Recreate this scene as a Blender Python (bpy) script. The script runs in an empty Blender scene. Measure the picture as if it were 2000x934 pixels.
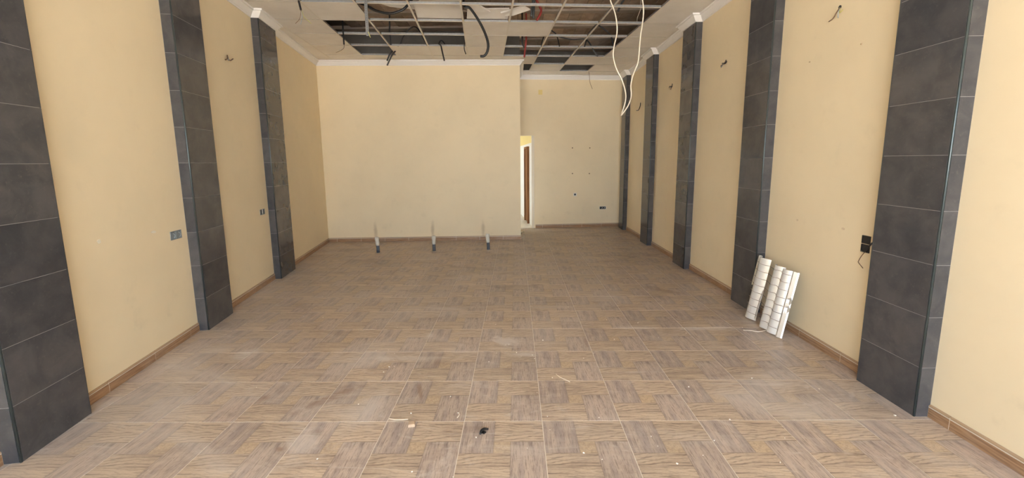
import bpy, bmesh, math, random
from mathutils import Vector, Matrix

random.seed(7)
SC = bpy.context.scene
COL = SC.collection

# ------------------------------------------------------------------ camera
CAM_H = 1.49
F_PX, PITCH, YAW, ROLL, CX, CY = 818.06, 0.14396, 0.00943, -0.009305, 999.245, 433.535


def cam_axes():
    cp, sp = math.cos(PITCH), math.sin(PITCH)
    fw, up, rt = Vector((0, cp, -sp)), Vector((0, sp, cp)), Vector((1, 0, 0))
    R = Matrix.Rotation(YAW, 3, 'Z')
    fw, up, rt = R @ fw, R @ up, R @ rt
    cr, sr = math.cos(ROLL), math.sin(ROLL)
    return fw, (-sr * rt + cr * up), (cr * rt + sr * up)


FW_, UP_, RT_ = cam_axes()
cam_data = bpy.data.cameras.new('camera')
cam = bpy.data.objects.new('camera', cam_data)
COL.objects.link(cam)
m = Matrix((RT_, UP_, -FW_)).transposed().to_4x4()
m.translation = Vector((0, 0, CAM_H))
cam.matrix_world = m
cam_data.sensor_fit = 'HORIZONTAL'
cam_data.sensor_width = 36.0
cam_data.lens = F_PX / 2000 * 36.0
cam_data.shift_x = (1000 - CX) / 2000
cam_data.shift_y = -(467 - CY) / 2000
cam_data.clip_start = 0.02
cam_data.clip_end = 300
SC.camera = cam

# ------------------------------------------------------------------ sky, sun, exposure
world = bpy.data.worlds.new('world')
SC.world = world
world.use_nodes = True
wn = world.node_tree
bg = wn.nodes['Background']
bg.inputs['Color'].default_value = (0.78, 0.91, 1.06, 1)
bg.inputs['Strength'].default_value = 2.6

sun_data = bpy.data.lights.new('sun', 'SUN')
sun_data.energy = 35.0
sun_data.angle = 0.01
sun_data.color = (1.0, 0.97, 0.93)
sun = bpy.data.objects.new('sun', sun_data)
COL.objects.link(sun)
sun.location = (2, 6, 12)
sun.rotation_euler = Vector((-0.35, -0.62, -1.0)).to_track_quat('-Z', 'Y').to_euler()

vs = SC.view_settings
vs.view_transform = 'Standard'
vs.look = 'None'
vs.exposure = 1.8
vs.gamma = 1.0
vs.use_curve_mapping = False
SC.cycles.max_bounces = 12
SC.cycles.diffuse_bounces = 8
SC.cycles.glossy_bounces = 4
SC.cycles.sample_clamp_indirect = 8
SC.cycles.caustics_reflective = False
SC.cycles.caustics_refractive = False


# ------------------------------------------------------------------ pixel helpers
def ray(u, v):
    return FW_ + (u - CX) / F_PX * RT_ + (CY - v) / F_PX * UP_


C0 = Vector((0, 0, CAM_H))


def on_z(u, v, z=0.0):
    d = ray(u, v)
    return C0 + d * ((z - CAM_H) / d.z)


def on_plane(u, v, p, n):
    d = ray(u, v)
    n = Vector(n)
    return C0 + d * ((Vector(p) - C0).dot(n) / d.dot(n))


def at_y(u, v, y):
    return on_plane(u, v, (0, y, 0), (0, 1, 0))


# ------------------------------------------------------------------ node helpers
class NT:
    def __init__(s, name):
        s.m = bpy.data.materials.new(name)
        s.m.use_nodes = True
        s.t = s.m.node_tree
        s.b = s.t.nodes['Principled BSDF']

    def n(s, kind, **kw):
        nd = s.t.nodes.new('ShaderNode' + kind)
        for k, v in kw.items():
            setattr(nd, k, v)
        return nd

    def put(s, sock, val):
        if isinstance(val, bpy.types.NodeSocket):
            s.t.links.new(val, sock)
        elif isinstance(val, (tuple, list)) and len(val) == 3 and sock.type == 'RGBA':
            sock.default_value = (*val, 1)
        else:
            sock.default_value = val

    def M(s, op, a, b=0.0, c=None, clamp=False):
        nd = s.n('Math', operation=op, use_clamp=clamp)
        s.put(nd.inputs[0], a)
        s.put(nd.inputs[1], b)
        if c is not None:
            s.put(nd.inputs[2], c)
        return nd.outputs[0]

    def mix(s, f, a, b, blend='MIX'):
        nd = s.n('Mix', data_type='RGBA', blend_type=blend)
        s.put(nd.inputs[0], f)
        s.put(nd.inputs[6], a)
        s.put(nd.inputs[7], b)
        return nd.outputs[2]

    def fmix(s, f, a, b):
        nd = s.n('Mix', data_type='FLOAT')
        s.put(nd.inputs[0], f)
        s.put(nd.inputs[2], a)
        s.put(nd.inputs[3], b)
        return nd.outputs[0]

    def rng(s, v, a, b, c=0.0, d=1.0, smooth=True):
        nd = s.n('MapRange', interpolation_type='SMOOTHSTEP' if smooth else 'LINEAR')
        for i, x in enumerate((v, a, b, c, d)):
            s.put(nd.inputs[i], x)
        return nd.outputs[0]

    def xyz(s, x, y, z):
        nd = s.n('CombineXYZ')
        for i, v in enumerate((x, y, z)):
            s.put(nd.inputs[i], v)
        return nd.outputs[0]

    def sep(s, v):
        nd = s.n('SeparateXYZ')
        s.put(nd.inputs[0], v)
        return nd.outputs

    def noise(s, vec, scale, detail=3.0, rough=0.5, dist=0.0):
        nd = s.n('TexNoise')
        s.put(nd.inputs['Vector'], vec)
        nd.inputs['Scale'].default_value = scale
        nd.inputs['Detail'].default_value = detail
        nd.inputs['Roughness'].default_value = rough
        nd.inputs['Distortion'].default_value = dist
        return nd.outputs[0]

    def scale(s, vec, k):
        nd = s.n('Mapping')
        s.put(nd.inputs[0], vec)
        nd.inputs['Scale'].default_value = k
        return nd.outputs[0]

    def obj(s):
        return s.n('TexCoord').outputs['Object']

    def pos(s):
        return s.n('NewGeometry').outputs['Position']

    def rand(s):
        return s.n('ObjectInfo').outputs['Random']

    def out(s, color=None, rough=None, bump=None, bstr=0.1, bdist=0.002, metal=None, spec=None):
        if color is not None:
            s.put(s.b.inputs['Base Color'], color)
        if rough is not None:
            s.put(s.b.inputs['Roughness'], rough)
        if metal is not None:
            s.put(s.b.inputs['Metallic'], metal)
        if spec is not None:
            s.put(s.b.inputs['Specular IOR Level'], spec)
        if bump is not None:
            nd = s.n('Bump')
            nd.inputs['Strength'].default_value = bstr
            nd.inputs['Distance'].default_value = bdist
            s.put(nd.inputs['Height'], bump)
            s.t.links.new(nd.outputs[0], s.b.inputs['Normal'])
        return s.m


def plain(name, col, rough=0.6, metal=0.0, var=0.12, scale=30.0, spec=0.5):
    t = NT(name)
    n = t.noise(t.obj(), scale, 3)
    c = t.mix(n, tuple(x * (1 - var) for x in col), tuple(min(1, x * (1 + var)) for x in col))
    return t.out(c, rough, metal=metal, spec=spec)


# ------------------------------------------------------------------ materials
def mat_paint(name, col, dirty=True, stains=()):
    t = NT(name)
    p = t.pos()
    n1 = t.noise(p, 1.1, 4, 0.6)
    c = t.mix(t.rng(n1, 0.3, 0.7), tuple(x * 0.965 for x in col), tuple(min(1, x * 1.03) for x in col))
    n2 = t.noise(p, 5.0, 5, 0.65)
    if dirty:
        z = t.sep(p)[2]
        low = t.rng(z, 0.75, 0.1)
        sm = t.M('MULTIPLY', t.rng(n2, 0.56, 0.74), t.fmix(low, 0.10, 0.22))
        c = t.mix(sm, c, tuple(x * 0.66 for x in col))
    for sx in stains:               # smoky smears left above the pipe stubs
        q = t.sep(p)
        ax = t.M('DIVIDE', t.M('SUBTRACT', q[0], sx), 0.045)
        az = t.M('DIVIDE', t.M('SUBTRACT', q[2], 0.20), 0.22)
        dd_ = t.M('SQRT', t.M('ADD', t.M('MULTIPLY', ax, ax), t.M('MULTIPLY', az, az)))
        c = t.mix(t.rng(t.M('ADD', dd_, t.M('MULTIPLY', t.M('SUBTRACT', n2, 0.5), 1.2)), 1.1, 0.1, 0.0, 0.4), c, (0.30, 0.21, 0.12))
    fine = t.noise(p, 160, 2)
    return t.out(c, 0.62, bump=t.M('ADD', fine, t.M('MULTIPLY', n2, 1.5)), bstr=0.10, bdist=0.002, spec=0.35)


PAINT = mat_paint('cream_paint', (0.80, 0.68, 0.475))
PAINT_B = mat_paint('cream_paint_stained', (0.80, 0.68, 0.475), True, (-2.66, -1.58, -0.62))
PLASTER = plain('grey_cement_render', (0.17, 0.16, 0.145), 0.9, var=0.25, scale=6)
HALLW = mat_paint('hall_white', (0.82, 0.80, 0.75), False)
HALLY = mat_paint('hall_yellow', (0.78, 0.62, 0.26), False)
WHITE = plain('white_moulding', (0.80, 0.78, 0.76), 0.5, var=0.03, scale=8)
GROUT = plain('light_grout', (0.68, 0.62, 0.54), 0.9, var=0.15, scale=12)
PGROUT = plain('pillar_grout', (0.27, 0.26, 0.255), 0.9, var=0.15, scale=12)


def mat_floor(name, dust_bias=0.0):
    t = NT(name)
    o = t.sep(t.obj())
    x = t.M('DIVIDE', o[0], 0.45)
    y = t.M('DIVIDE', o[1], 0.45)
    gt = lambda a, b: t.M('GREATER_THAN', a, b)
    lt = lambda a, b: t.M('LESS_THAN', a, b)
    A = t.M('MULTIPLY', lt(x, 0.4), gt(y, 0.4))
    B = t.M('MULTIPLY', gt(x, 0.4), gt(y, 0.6))
    Cm = t.M('MULTIPLY', gt(x, 0.6), lt(y, 0.6))
    D = t.M('MULTIPLY', lt(x, 0.6), lt(y, 0.4))
    V = t.M('ADD', A, Cm, clamp=True)
    H = t.M('ADD', B, D, clamp=True)
    along = t.fmix(V, x, y)
    across = t.fmix(V, y, x)
    ident = t.M('ADD', t.M('MULTIPLY', A, 3.1), t.M('MULTIPLY', Cm, 7.7))
    ident = t.M('ADD', ident, t.M('MULTIPLY', D, 12.3))
    vec = t.xyz(along, across, ident)
    # long streaks
    st1 = t.noise(t.scale(vec, (2.2, 30, 1)), 1.0, 4, 0.62)
    st2 = t.noise(t.scale(vec, (6, 80, 1)), 1.0, 4, 0.65)
    fleck = t.noise(t.scale(vec, (16, 130, 1)), 1.0, 3, 0.7)
    broad = t.noise(t.scale(vec, (1.2, 8.5, 1)), 1.0, 2, 0.5)
    # cathedral figure in the lying planks: nested arrow shaped rings
    mid = t.fmix(B, 0.2, 0.8)
    dy = t.M('ABSOLUTE', t.M('SUBTRACT', across, mid))
    wob = t.noise(t.scale(vec, (3, 9, 1)), 1.0, 3, 0.5)
    sx = t.fmix(B, -1.0, 1.0)
    ph = t.M('ADD', t.M('MULTIPLY', t.M('POWER', dy, 0.8), 78.0), t.M('MULTIPLY', t.M('MULTIPLY', x, sx), 13.0))
    ph = t.M('ADD', ph, t.M('MULTIPLY', wob, 15.0))
    ring = t.rng(t.M('SINE', ph), 0.35, 1.0)
    ring = t.M('MULTIPLY', ring, t.rng(st1, 0.33, 0.62, 0.15, 1.0))
    tan, tan2 = (0.55, 0.435, 0.325), (0.45, 0.345, 0.26)
    dark = (0.115, 0.072, 0.052)
    ch = t.mix(t.rng(broad, 0.3, 0.7), tan2, tan)
    ch = t.mix(t.M('MULTIPLY', ring, 0.75), ch, dark)
    ch = t.mix(t.M('MULTIPLY', t.rng(st1, 0.53, 0.68), 0.7), ch, dark)
    # standing planks: greyer, finer, purple-grey stripes
    cv = t.mix(t.rng(broad, 0.36, 0.64), (0.345, 0.28, 0.255), (0.47, 0.375, 0.315))
    cv = t.mix(t.M('MULTIPLY', t.rng(st1, 0.52, 0.70), 0.55), cv, (0.165, 0.13, 0.125))
    cv = t.mix(t.M('MULTIPLY', t.rng(st2, 0.50, 0.66), 0.45), cv, (0.15, 0.105, 0.085))
    burl = t.noise(t.scale(vec, (26, 26, 1)), 1.0, 4, 0.6, 1.2)
    cc = t.mix(t.rng(burl, 0.35, 0.65), (0.40, 0.29, 0.195), (0.53, 0.41, 0.28))
    c = t.mix(V, cc, cv)
    c = t.mix(H, c, ch)
    c = t.mix(t.M('MULTIPLY', t.rng(st2, 0.53, 0.66), 0.42), c, (0.12, 0.085, 0.068))
    c = t.mix(t.M('MULTIPLY', t.rng(fleck, 0.58, 0.68), 0.55), c, (0.09, 0.065, 0.055))
    # dark seam between printed planks
    w = 0.006
    near = lambda a, b: lt(t.M('ABSOLUTE', t.M('SUBTRACT', a, b)), w)
    e1 = t.M('MULTIPLY', near(x, 0.4), gt(y, 0.4))
    e2 = t.M('MULTIPLY', near(x, 0.6), lt(y, 0.6))
    e3 = t.M('MULTIPLY', near(y, 0.6), gt(x, 0.4))
    e4 = t.M('MULTIPLY', near(y, 0.4), lt(x, 0.6))
    seam = t.M('MAXIMUM', t.M('MAXIMUM', e1, e2), t.M('MAXIMUM', e3, e4))
    c = t.mix(t.M('MULTIPLY', seam, 0.35), c, (0.12, 0.085, 0.06))
    # each tile prints a little lighter or darker
    r = t.rand()
    c = t.mix(1.0, c, t.mix(r, (0.90, 0.89, 0.88), (1.06, 1.05, 1.04)), 'MULTIPLY')
    # dirt and dust lying over the tiles, in room coordinates
    p = t.pos()
    ps = t.sep(p)
    dirt = t.noise(t.scale(p, (1.6, 3.2, 1)), 1.0, 6, 0.72, 0.6)
    ff = t.rng(ps[1], 3.5, 6.5)
    c = t.mix(t.M('MULTIPLY', t.rng(dirt, 0.51, 0.66), t.fmix(ff, 0.35, 0.62)), c, (0.16, 0.098, 0.072))
    dirt2 = t.noise(t.scale(p, (5.5, 15.0, 1)), 1.0, 5, 0.7, 0.5)
    c = t.mix(t.M('MULTIPLY', t.rng(dirt2, 0.56, 0.68), t.fmix(ff, 0.12, 0.62)), c, (0.10, 0.065, 0.05))
    dn = t.noise(t.scale(p, (0.75, 1.3, 1)), 1.0, 7, 0.68, 0.9)
    dn2 = t.noise(t.scale(p, (3.4, 5.0, 1)), 1.0, 6, 0.75, 1.3)
    # more dust along the slanting wall and before the doorway
    side = t.rng(t.M('ADD', ps[0], t.M('MULTIPLY', ps[1], 0.16)), -0.9, -2.6)
    doorx = t.M('SUBTRACT', ps[0], 0.3)
    doory = t.M('SUBTRACT', ps[1], 8.5)
    dd = t.M('SQRT', t.M('ADD', t.M('MULTIPLY', doorx, doorx), t.M('MULTIPLY', t.M('MULTIPLY', doory, doory), 0.35)))
    near_door = t.rng(dd, 0.75, 0.15)
    dust = t.M('MULTIPLY', t.rng(dn, 0.47, 0.72), 0.50)
    dust = t.M('ADD', dust, t.M('MULTIPLY', t.rng(dn2, 0.56, 0.72), 0.45))
    dn3 = t.noise(t.scale(p, (1.6, 10.0, 1)), 1.0, 6, 0.72, 0.8)
    dust = t.M('ADD', dust, t.M('MULTIPLY', t.rng(dn3, 0.57, 0.70), 0.40))
    dust = t.M('ADD', dust, t.M('MULTIPLY', side, 0.26))
    dust = t.M('ADD', dust, t.M('MULTIPLY', near_door, 0.55))
    dust = t.M('ADD', dust, 0.07 + dust_bias)
    for (u0, v0, u1, v1, wd, k) in ((552, 816, 712, 752, .05, .75), (818, 748, 824, 790, .02, .6), (500, 788, 528, 772, .04, .6), (540, 882, 552, 874, .03, .6), (600, 845, 625, 848, .05, .4),
                                    (655, 700, 690, 686, .02, .5), (1140, 655, 1150, 685, .02, .5), (1255, 560, 1340, 575, .06, .5), (860, 690, 850, 720, .03, .4), (1150, 590, 1180, 592, .06, .6)):
        a_, b_ = on_z(u0, v0), on_z(u1, v1)
        m_ = (a_ + b_) / 2
        ln_ = max((b_ - a_).length / 2, 0.02)
        cx_, sy_ = (b_ - a_).x / (2 * ln_), (b_ - a_).y / (2 * ln_)
        qx = t.M('SUBTRACT', ps[0], m_.x)
        qy = t.M('SUBTRACT', ps[1], m_.y)
        al = t.M('DIVIDE', t.M('ADD', t.M('MULTIPLY', qx, cx_), t.M('MULTIPLY', qy, sy_)), ln_)
        ac = t.M('DIVIDE', t.M('SUBTRACT', t.M('MULTIPLY', qy, cx_), t.M('MULTIPLY', qx, sy_)), wd)
        d_ = t.M('SQRT', t.M('ADD', t.M('MULTIPLY', al, al), t.M('MULTIPLY', ac, ac)))
        d_ = t.M('ADD', d_, t.M('MULTIPLY', t.M('SUBTRACT', dn2, 0.5), 2.0))
        c = t.mix(t.rng(d_, 1.1, 0.3, 0.0, k), c, (0.20, 0.105, 0.060))
    # a few white plaster scuffs with a shape of their own
    for (u, v, rx, ry, k) in ((990, 665, 0.16, 0.10, .9), (1020, 692, 0.20, 0.08, .7), (1375, 642, 0.40, 0.06, .55), (820, 700, 0.42, 0.06, .5),
                              (485, 690, 0.12, 0.12, .6), (590, 868, 0.10, 0.16, .45), (1240, 640, 0.25, 0.05, .5), (1080, 600, 0.5, 0.06, .4),
                              (840, 655, 0.06, 0.10, .7), (1500, 660, 0.35, 0.12, .35), (870, 602, 0.5, .07, .35)):
        q = on_z(u, v)
        ax = t.M('DIVIDE', t.M('SUBTRACT', ps[0], q.x), rx)
        ay = t.M('DIVIDE', t.M('SUBTRACT', ps[1], q.y), ry)
        d = t.M('SQRT', t.M('ADD', t.M('MULTIPLY', ax, ax), t.M('MULTIPLY', ay, ay)))
        d = t.M('ADD', d, t.M('MULTIPLY', t.M('SUBTRACT', dn2, 0.5), 3.0))
        dust = t.M('ADD', dust, t.rng(d, 1.0, 0.2, 0.0, k))
    dust = t.M('MINIMUM', dust, 0.85)
    c = t.mix(dust, c, (0.58, 0.525, 0.48))
    rough = t.M('ADD', 0.30, t.M('MULTIPLY', dust, 0.5))
    return t.out(c, rough, bump=st1, bstr=0.05, bdist=0.001, spec=0.5)


FLOOR = mat_floor('wood_print_porcelain')
FLOOR_D = mat_floor('wood_print_porcelain_dusty', 0.4)


def mat_stone():
    t = NT('dark_slate_porcelain')
    p = t.obj()
    r = t.rand()
    pv = t.n('VectorMath', operation='ADD')
    t.put(pv.inputs[0], p)
    t.put(pv.inputs[1], t.xyz(t.M('MULTIPLY', r, 9), t.M('MULTIPLY', r, 5), 0))
    n1 = t.noise(pv.outputs[0], 6, 6, 0.6, 0.4)
    n2 = t.noise(pv.outputs[0], 45, 5, 0.7)
    c = t.mix(t.rng(n1, 0.3, 0.7), (0.052, 0.054, 0.060), (0.084, 0.082, 0.085))
    c = t.mix(t.M('MULTIPLY', t.rng(n2, 0.55, 0.75), 0.5), c, (0.12, 0.108, 0.104))
    c = t.mix(1.0, c, t.mix(r, (0.85, 0.85, 0.87), (1.15, 1.13, 1.12)), 'MULTIPLY')
    return t.out(c, t.fmix(n2, 0.10, 0.20), bump=n2, bstr=0.02, bdist=0.001, spec=0.5)


STONE = mat_stone()
EDGE = plain('teal_grey_edge_trim', (0.075, 0.095, 0.10), 0.3, 0.6, spec=0.5)


def mat_skirt():
    t = NT('wood_print_skirting')
    o = t.sep(t.obj())
    v = t.xyz(t.M('MULTIPLY', o[0], 5.0), t.M('MULTIPLY', o[2], 95.0), t.M('MULTIPLY', t.rand(), 20.0))
    s1 = t.noise(v, 1.0, 4, 0.6)
    c = t.mix(t.rng(s1, 0.32, 0.68), (0.24, 0.13, 0.068), (0.42, 0.255, 0.14))
    c = t.mix(t.rng(o[2], 0.0615, 0.0635), c, (0.40, 0.275, 0.17))
    n = t.noise(t.pos(), 2.0, 5, 0.7)
    c = t.mix(t.rng(n, 0.45, 0.8, 0.0, 0.35), c, (0.46, 0.40, 0.34))
    return t.out(c, 0.45)


SKIRT = mat_skirt()


def mat_ceil():
    t = NT('mineral_ceiling_tile')
    p = t.pos()
    n1 = t.noise(p, 2.5, 4, 0.6)
    n2 = t.noise(p, 260, 3, 0.7)
    c = t.mix(t.rng(n1, 0.3, 0.7), (0.78, 0.735, 0.67), (0.85, 0.81, 0.75))
    c = t.mix(t.M('MULTIPLY', t.rng(n2, 0.6, 0.72), 0.25), c, (0.42, 0.37, 0.31))
    return t.out(c, 0.95, bump=n2, bstr=0.12, bdist=0.001, spec=0.2)


CTILE = mat_ceil()
TFLANGE = plain('cream_tee_flange', (0.76, 0.71, 0.62), 0.45, var=0.05)
GALV = plain('galvanised_steel', (0.30, 0.30, 0.30), 0.5, 0.35, var=0.25, scale=40)
SLABM = plain('dusty_concrete_joist', (0.42, 0.36, 0.30), 0.95, var=0.2, scale=6)


def mat_block():
    t = NT('clay_hollow_block')
    p = t.pos()
    n1 = t.noise(p, 7, 5, 0.65)
    c = t.mix(t.rng(n1, 0.3, 0.7), (0.40, 0.32, 0.25), (0.58, 0.48, 0.39))
    c = t.mix(1.0, c, t.mix(t.rand(), (0.72, 0.70, 0.69), (1.15, 1.1, 1.06)), 'MULTIPLY')
    return t.out(c, 0.95, bump=n1, bstr=0.3, bdist=0.004, spec=0.2)


BLOCK = mat_block()
MORTAR = plain('dark_slab_joint', (0.13, 0.11, 0.09), 0.95)
BLACKP = plain('black_conduit', (0.012, 0.012, 0.013), 0.38, var=0.3)
GREYP = plain('dark_grey_conduit', (0.045, 0.047, 0.05), 0.45, var=0.3)
REDP = plain('red_conduit', (0.30, 0.035, 0.03), 0.5, var=0.2)
WCABLE = plain('white_cable', (0.78, 0.70, 0.58), 0.45, var=0.05)
WIRE_BR = plain('brown_wire', (0.16, 0.09, 0.05), 0.5)
WIRE_BL = plain('blue_grey_wire', (0.36, 0.42, 0.46), 0.5)
WIRE_YG = plain('yellow_green_wire', (0.52, 0.50, 0.16), 0.5)
PIPEG = plain('grey_pvc_pipe', (0.085, 0.10, 0.12), 0.45, var=0.3, scale=60)
PIPEW = plain('white_tape_wrap', (0.62, 0.60, 0.53), 0.75, var=0.2, scale=60)
BOXB = plain('black_plastic_box', (0.02, 0.02, 0.022), 0.4)
BOXG = plain('grey_plastic_box', (0.22, 0.25, 0.27), 0.5)
SOCKW = plain('white_plastic', (0.74, 0.72, 0.68), 0.4, var=0.03)
CRUMB = plain('plaster_crumb', (0.80, 0.77, 0.71), 0.9)
TANC = plain('tan_chip', (0.50, 0.37, 0.26), 0.9)
RUBBLE = plain('broken_mortar', (0.50, 0.46, 0.39), 0.95, var=0.3, scale=40)
PLUG_T = plain('tan_wall_plug', (0.42, 0.32, 0.20), 0.8)
PLUG = plain('wall_plug', (0.20, 0.14, 0.09), 0.8)
ALU = plain('polished_aluminium', (0.90, 0.91, 0.92), 0.22, 0.55, var=0.04, scale=9)
ALUM = plain('matt_aluminium_rail', (0.80, 0.79, 0.76), 0.38, 0.85, var=0.04)
LWIRE = plain('dull_louvre_blade', (0.24, 0.20, 0.16), 0.5, 0.2)


def mat_door():
    t = NT('brown_door_wood')
    o = t.obj()
    s1 = t.noise(t.scale(o, (14, 14, 1.6)), 1.0, 5, 0.6)
    c = t.mix(t.rng(s1, 0.3, 0.7), (0.16, 0.068, 0.03), (0.32, 0.155, 0.07))
    return t.out(c, 0.85, spec=0.1)


DOORW = mat_door()
HFLOOR = plain('pale_hall_floor', (0.70, 0.67, 0.62), 0.5, var=0.15, scale=5)
PAVE = plain('street_pavement', (0.46, 0.43, 0.39), 0.9, var=0.2, scale=2)
FACADE = plain('facade_render', (0.62, 0.56, 0.46), 0.85, var=0.08, scale=3)


# ------------------------------------------------------------------ mesh helpers
class MB:
    def __init__(s):
        s.v, s.f, s.mi = [], [], []

    def quad(s, pts, mi=0):
        i = len(s.v)
        s.v += [tuple(p) for p in pts]
        s.f.append(tuple(range(i, i + len(pts))))
        s.mi.append(mi)

    def box(s, a, b, mi=0, M=None):
        x0, y0, z0 = a
        x1, y1, z1 = b
        P = [Vector(p) for p in ((x0, y0, z0), (x1, y0, z0), (x1, y1, z0), (x0, y1, z0), (x0, y0, z1), (x1, y0, z1), (x1, y1, z1), (x0, y1, z1))]
        if M is not None:
            P = [M @ p for p in P]
        i = len(s.v)
        s.v += [tuple(p) for p in P]
        for f in ((0, 3, 2, 1), (4, 5, 6, 7), (0, 1, 5, 4), (1, 2, 6, 5), (2, 3, 7, 6), (3, 0, 4, 7)):
            s.f.append(tuple(i + k for k in f))
            s.mi.append(mi)
        return s

    def prism(s, poly, z0, z1, mi=0, inset=0.0):
        """poly: ccw list of xy; top face may be inset for a small bevel"""
        n = len(poly)
        cx = sum(p[0] for p in poly) / n
        cy = sum(p[1] for p in poly) / n
        i = len(s.v)
        s.v += [(p[0], p[1], z0) for p in poly]
        s.v += [(p[0], p[1], z1 - inset) for p in poly]
        s.f.append(tuple(i + k for k in reversed(range(n))))
        s.mi.append(mi)
        for k in range(n):
            j = (k + 1) % n
            s.f.append((i + k, i + j, i + n + j, i + n + k))
            s.mi.append(mi)
        if inset > 0:
            tops = []
            for p in poly:
                d = Vector((cx - p[0], cy - p[1]))
                L = max(d.length, 1e-6)
                tops.append((p[0] + d.x / L * inset * 1.4, p[1] + d.y / L * inset * 1.4, z1))
            s.v += tops
            for k in range(n):
                j = (k + 1) % n
                s.f.append((i + n + k, i + n + j, i + 2 * n + j, i + 2 * n + k))
                s.mi.append(mi)
            s.f.append(tuple(i + 2 * n + k for k in range(n)))
        else:
            s.f.append(tuple(i + n + k for k in range(n)))
        s.mi.append(mi)
        return s

    def tube(s, path, r, sides=8, mi=0, caps=True, rad=None):
        pts = [Vector(p) for p in path]
        n = len(pts)
        T = []
        for k in range(n):
            d = pts[min(k + 1, n - 1)] - pts[max(k - 1, 0)]
            T.append(d.normalized() if d.length > 1e-9 else Vector((0, 0, 1)))
        ref = Vector((1, 0, 0)) if abs(T[0].x) < 0.9 else Vector((0, 1, 0))
        nx = (ref - T[0] * ref.dot(T[0])).normalized()
        i0 = len(s.v)
        for k in range(n):
            nx = (nx - T[k] * nx.dot(T[k])).normalized()
            ny = T[k].cross(nx)
            rr = r if rad is None else rad(k / max(n - 1, 1), k)
            for a in range(sides):
                q = 2 * math.pi * a / sides
                s.v.append(tuple(pts[k] + nx * (math.cos(q) * rr) + ny * (math.sin(q) * rr)))
        for k in range(n - 1):
            for a in range(sides):
                b = (a + 1) % sides
                s.f.append((i0 + k * sides + a, i0 + k * sides + b, i0 + (k + 1) * sides + b, i0 + (k + 1) * sides + a))
                s.mi.append(mi)
        if caps:
            s.f.append(tuple(i0 + a for a in reversed(range(sides))))
            s.f.append(tuple(i0 + (n - 1) * sides + a for a in range(sides)))
            s.mi += [mi, mi]
        return s

    def mesh(s, name, mats, smooth=False):
        me = bpy.data.meshes.new(name)
        me.from_pydata(s.v, [], s.f)
        for mt in (mats if isinstance(mats, (list, tuple)) else [mats]):
            me.materials.append(mt)
        for p, k in zip(me.polygons, s.mi):
            p.material_index = k
            p.use_smooth = smooth
        me.update()
        return me

    def build(s, name, mats, parent=None, loc=(0, 0, 0), rz=0.0, smooth=False):
        return link(name, s.mesh(name, mats, smooth), parent, loc, rz)


def link(name, me, parent=None, loc=(0, 0, 0), rz=0.0):
    o = bpy.data.objects.new(name, me)
    COL.objects.link(o)
    o.location = loc
    o.rotation_euler = (0, 0, rz)
    if parent is not None:
        o.parent = parent
    return o


def tag(o, label=None, cat=None, group=None, kind=None):
    if label:
        o['label'] = label
    if cat:
        o['category'] = cat
    if group:
        o['group'] = group
    if kind:
        o['kind'] = kind
    return o


def struct(o, label=None):
    o['kind'] = 'structure'
    if label:
        o['label'] = label
    return o


def thing(name, label, cat, loc=(0, 0, 0), rz=0.0, group=None):
    return tag(link(name, None, None, loc, rz), label, cat, group)


def curve(pts, step=0.03):
    """Catmull-Rom through pts, resampled about every step metres"""
    P = [Vector(p) for p in pts]
    P = [P[0] * 2 - P[1]] + P + [P[-1] * 2 - P[-2]]
    out = []
    for k in range(1, len(P) - 2):
        a, b, c, d = P[k - 1:k + 3]
        n = max(2, int((c - b).length / step))
        for i in range(n):
            t = i / n
            out.append(0.5 * ((2 * b) + (c - a) * t + (2 * a - 5 * b + 4 * c - d) * t * t + (3 * b - a - 3 * c + d) * t ** 3))
    out.append(P[-2])
    return out


def clip(poly, a, b, c):
    """keep a*x+b*y <= c"""
    out = []
    for i, p in enumerate(poly):
        q = poly[(i + 1) % len(poly)]
        fp, fq = a * p[0] + b * p[1] - c, a * q[0] + b * q[1] - c
        if fp <= 0:
            out.append(p)
        if (fp < 0 < fq) or (fq < 0 < fp):
            t = fp / (fp - fq)
            out.append((p[0] + (q[0] - p[0]) * t, p[1] + (q[1] - p[1]) * t))
    return out


def area(poly):
    return 0.5 * sum(poly[i][0] * poly[(i + 1) % len(poly)][1] - poly[(i + 1) % len(poly)][0] * poly[i][1] for i in range(len(poly)))


# ------------------------------------------------------------------ room plan (metres)
YF = -1.8                       # shop front, open to the street
CEIL, SLAB = 3.30, 3.80
LS = 0.161


def lx(y):                      # slanting left wall
    return -2.598 - LS * (y - 1.895)


RX = 2.39                       # right wall
BL, BR = Vector((-3.548, 7.794)), Vector((0.101, 7.939))        # front wall of the block at the back
SB = (BR.y - BL.y) / (BR.x - BL.x)
FA, FB = Vector((0.39, 9.288)), Vector((2.39, 9.484))           # far wall
SF = (FB.y - FA.y) / (FB.x - FA.x)
by = lambda x: BL.y + SB * (x - BL.x)
fy = lambda x: FA.y + SF * (x - FA.x)


def in_room(poly, o=0.0):
    poly = clip(poly, -1, -LS, -(-2.598 + LS * 1.895) + o)      # right of the left wall
    if len(poly) > 2:
        poly = clip(poly, 1, 0, RX + o)
    if len(poly) > 2:
        poly = clip(poly, -SF, 1, FA.y - SF * FA.x + o)
    if len(poly) > 2:
        cx = sum(p[0] for p in poly) / len(poly)
        cut = clip(poly, -SB, 1, BL.y - SB * BL.x + o)
        if max(p[0] for p in poly) <= BR.x + 0.02:
            poly = cut
    return poly if len(poly) > 2 and abs(area(poly)) > 0.0015 else []


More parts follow.
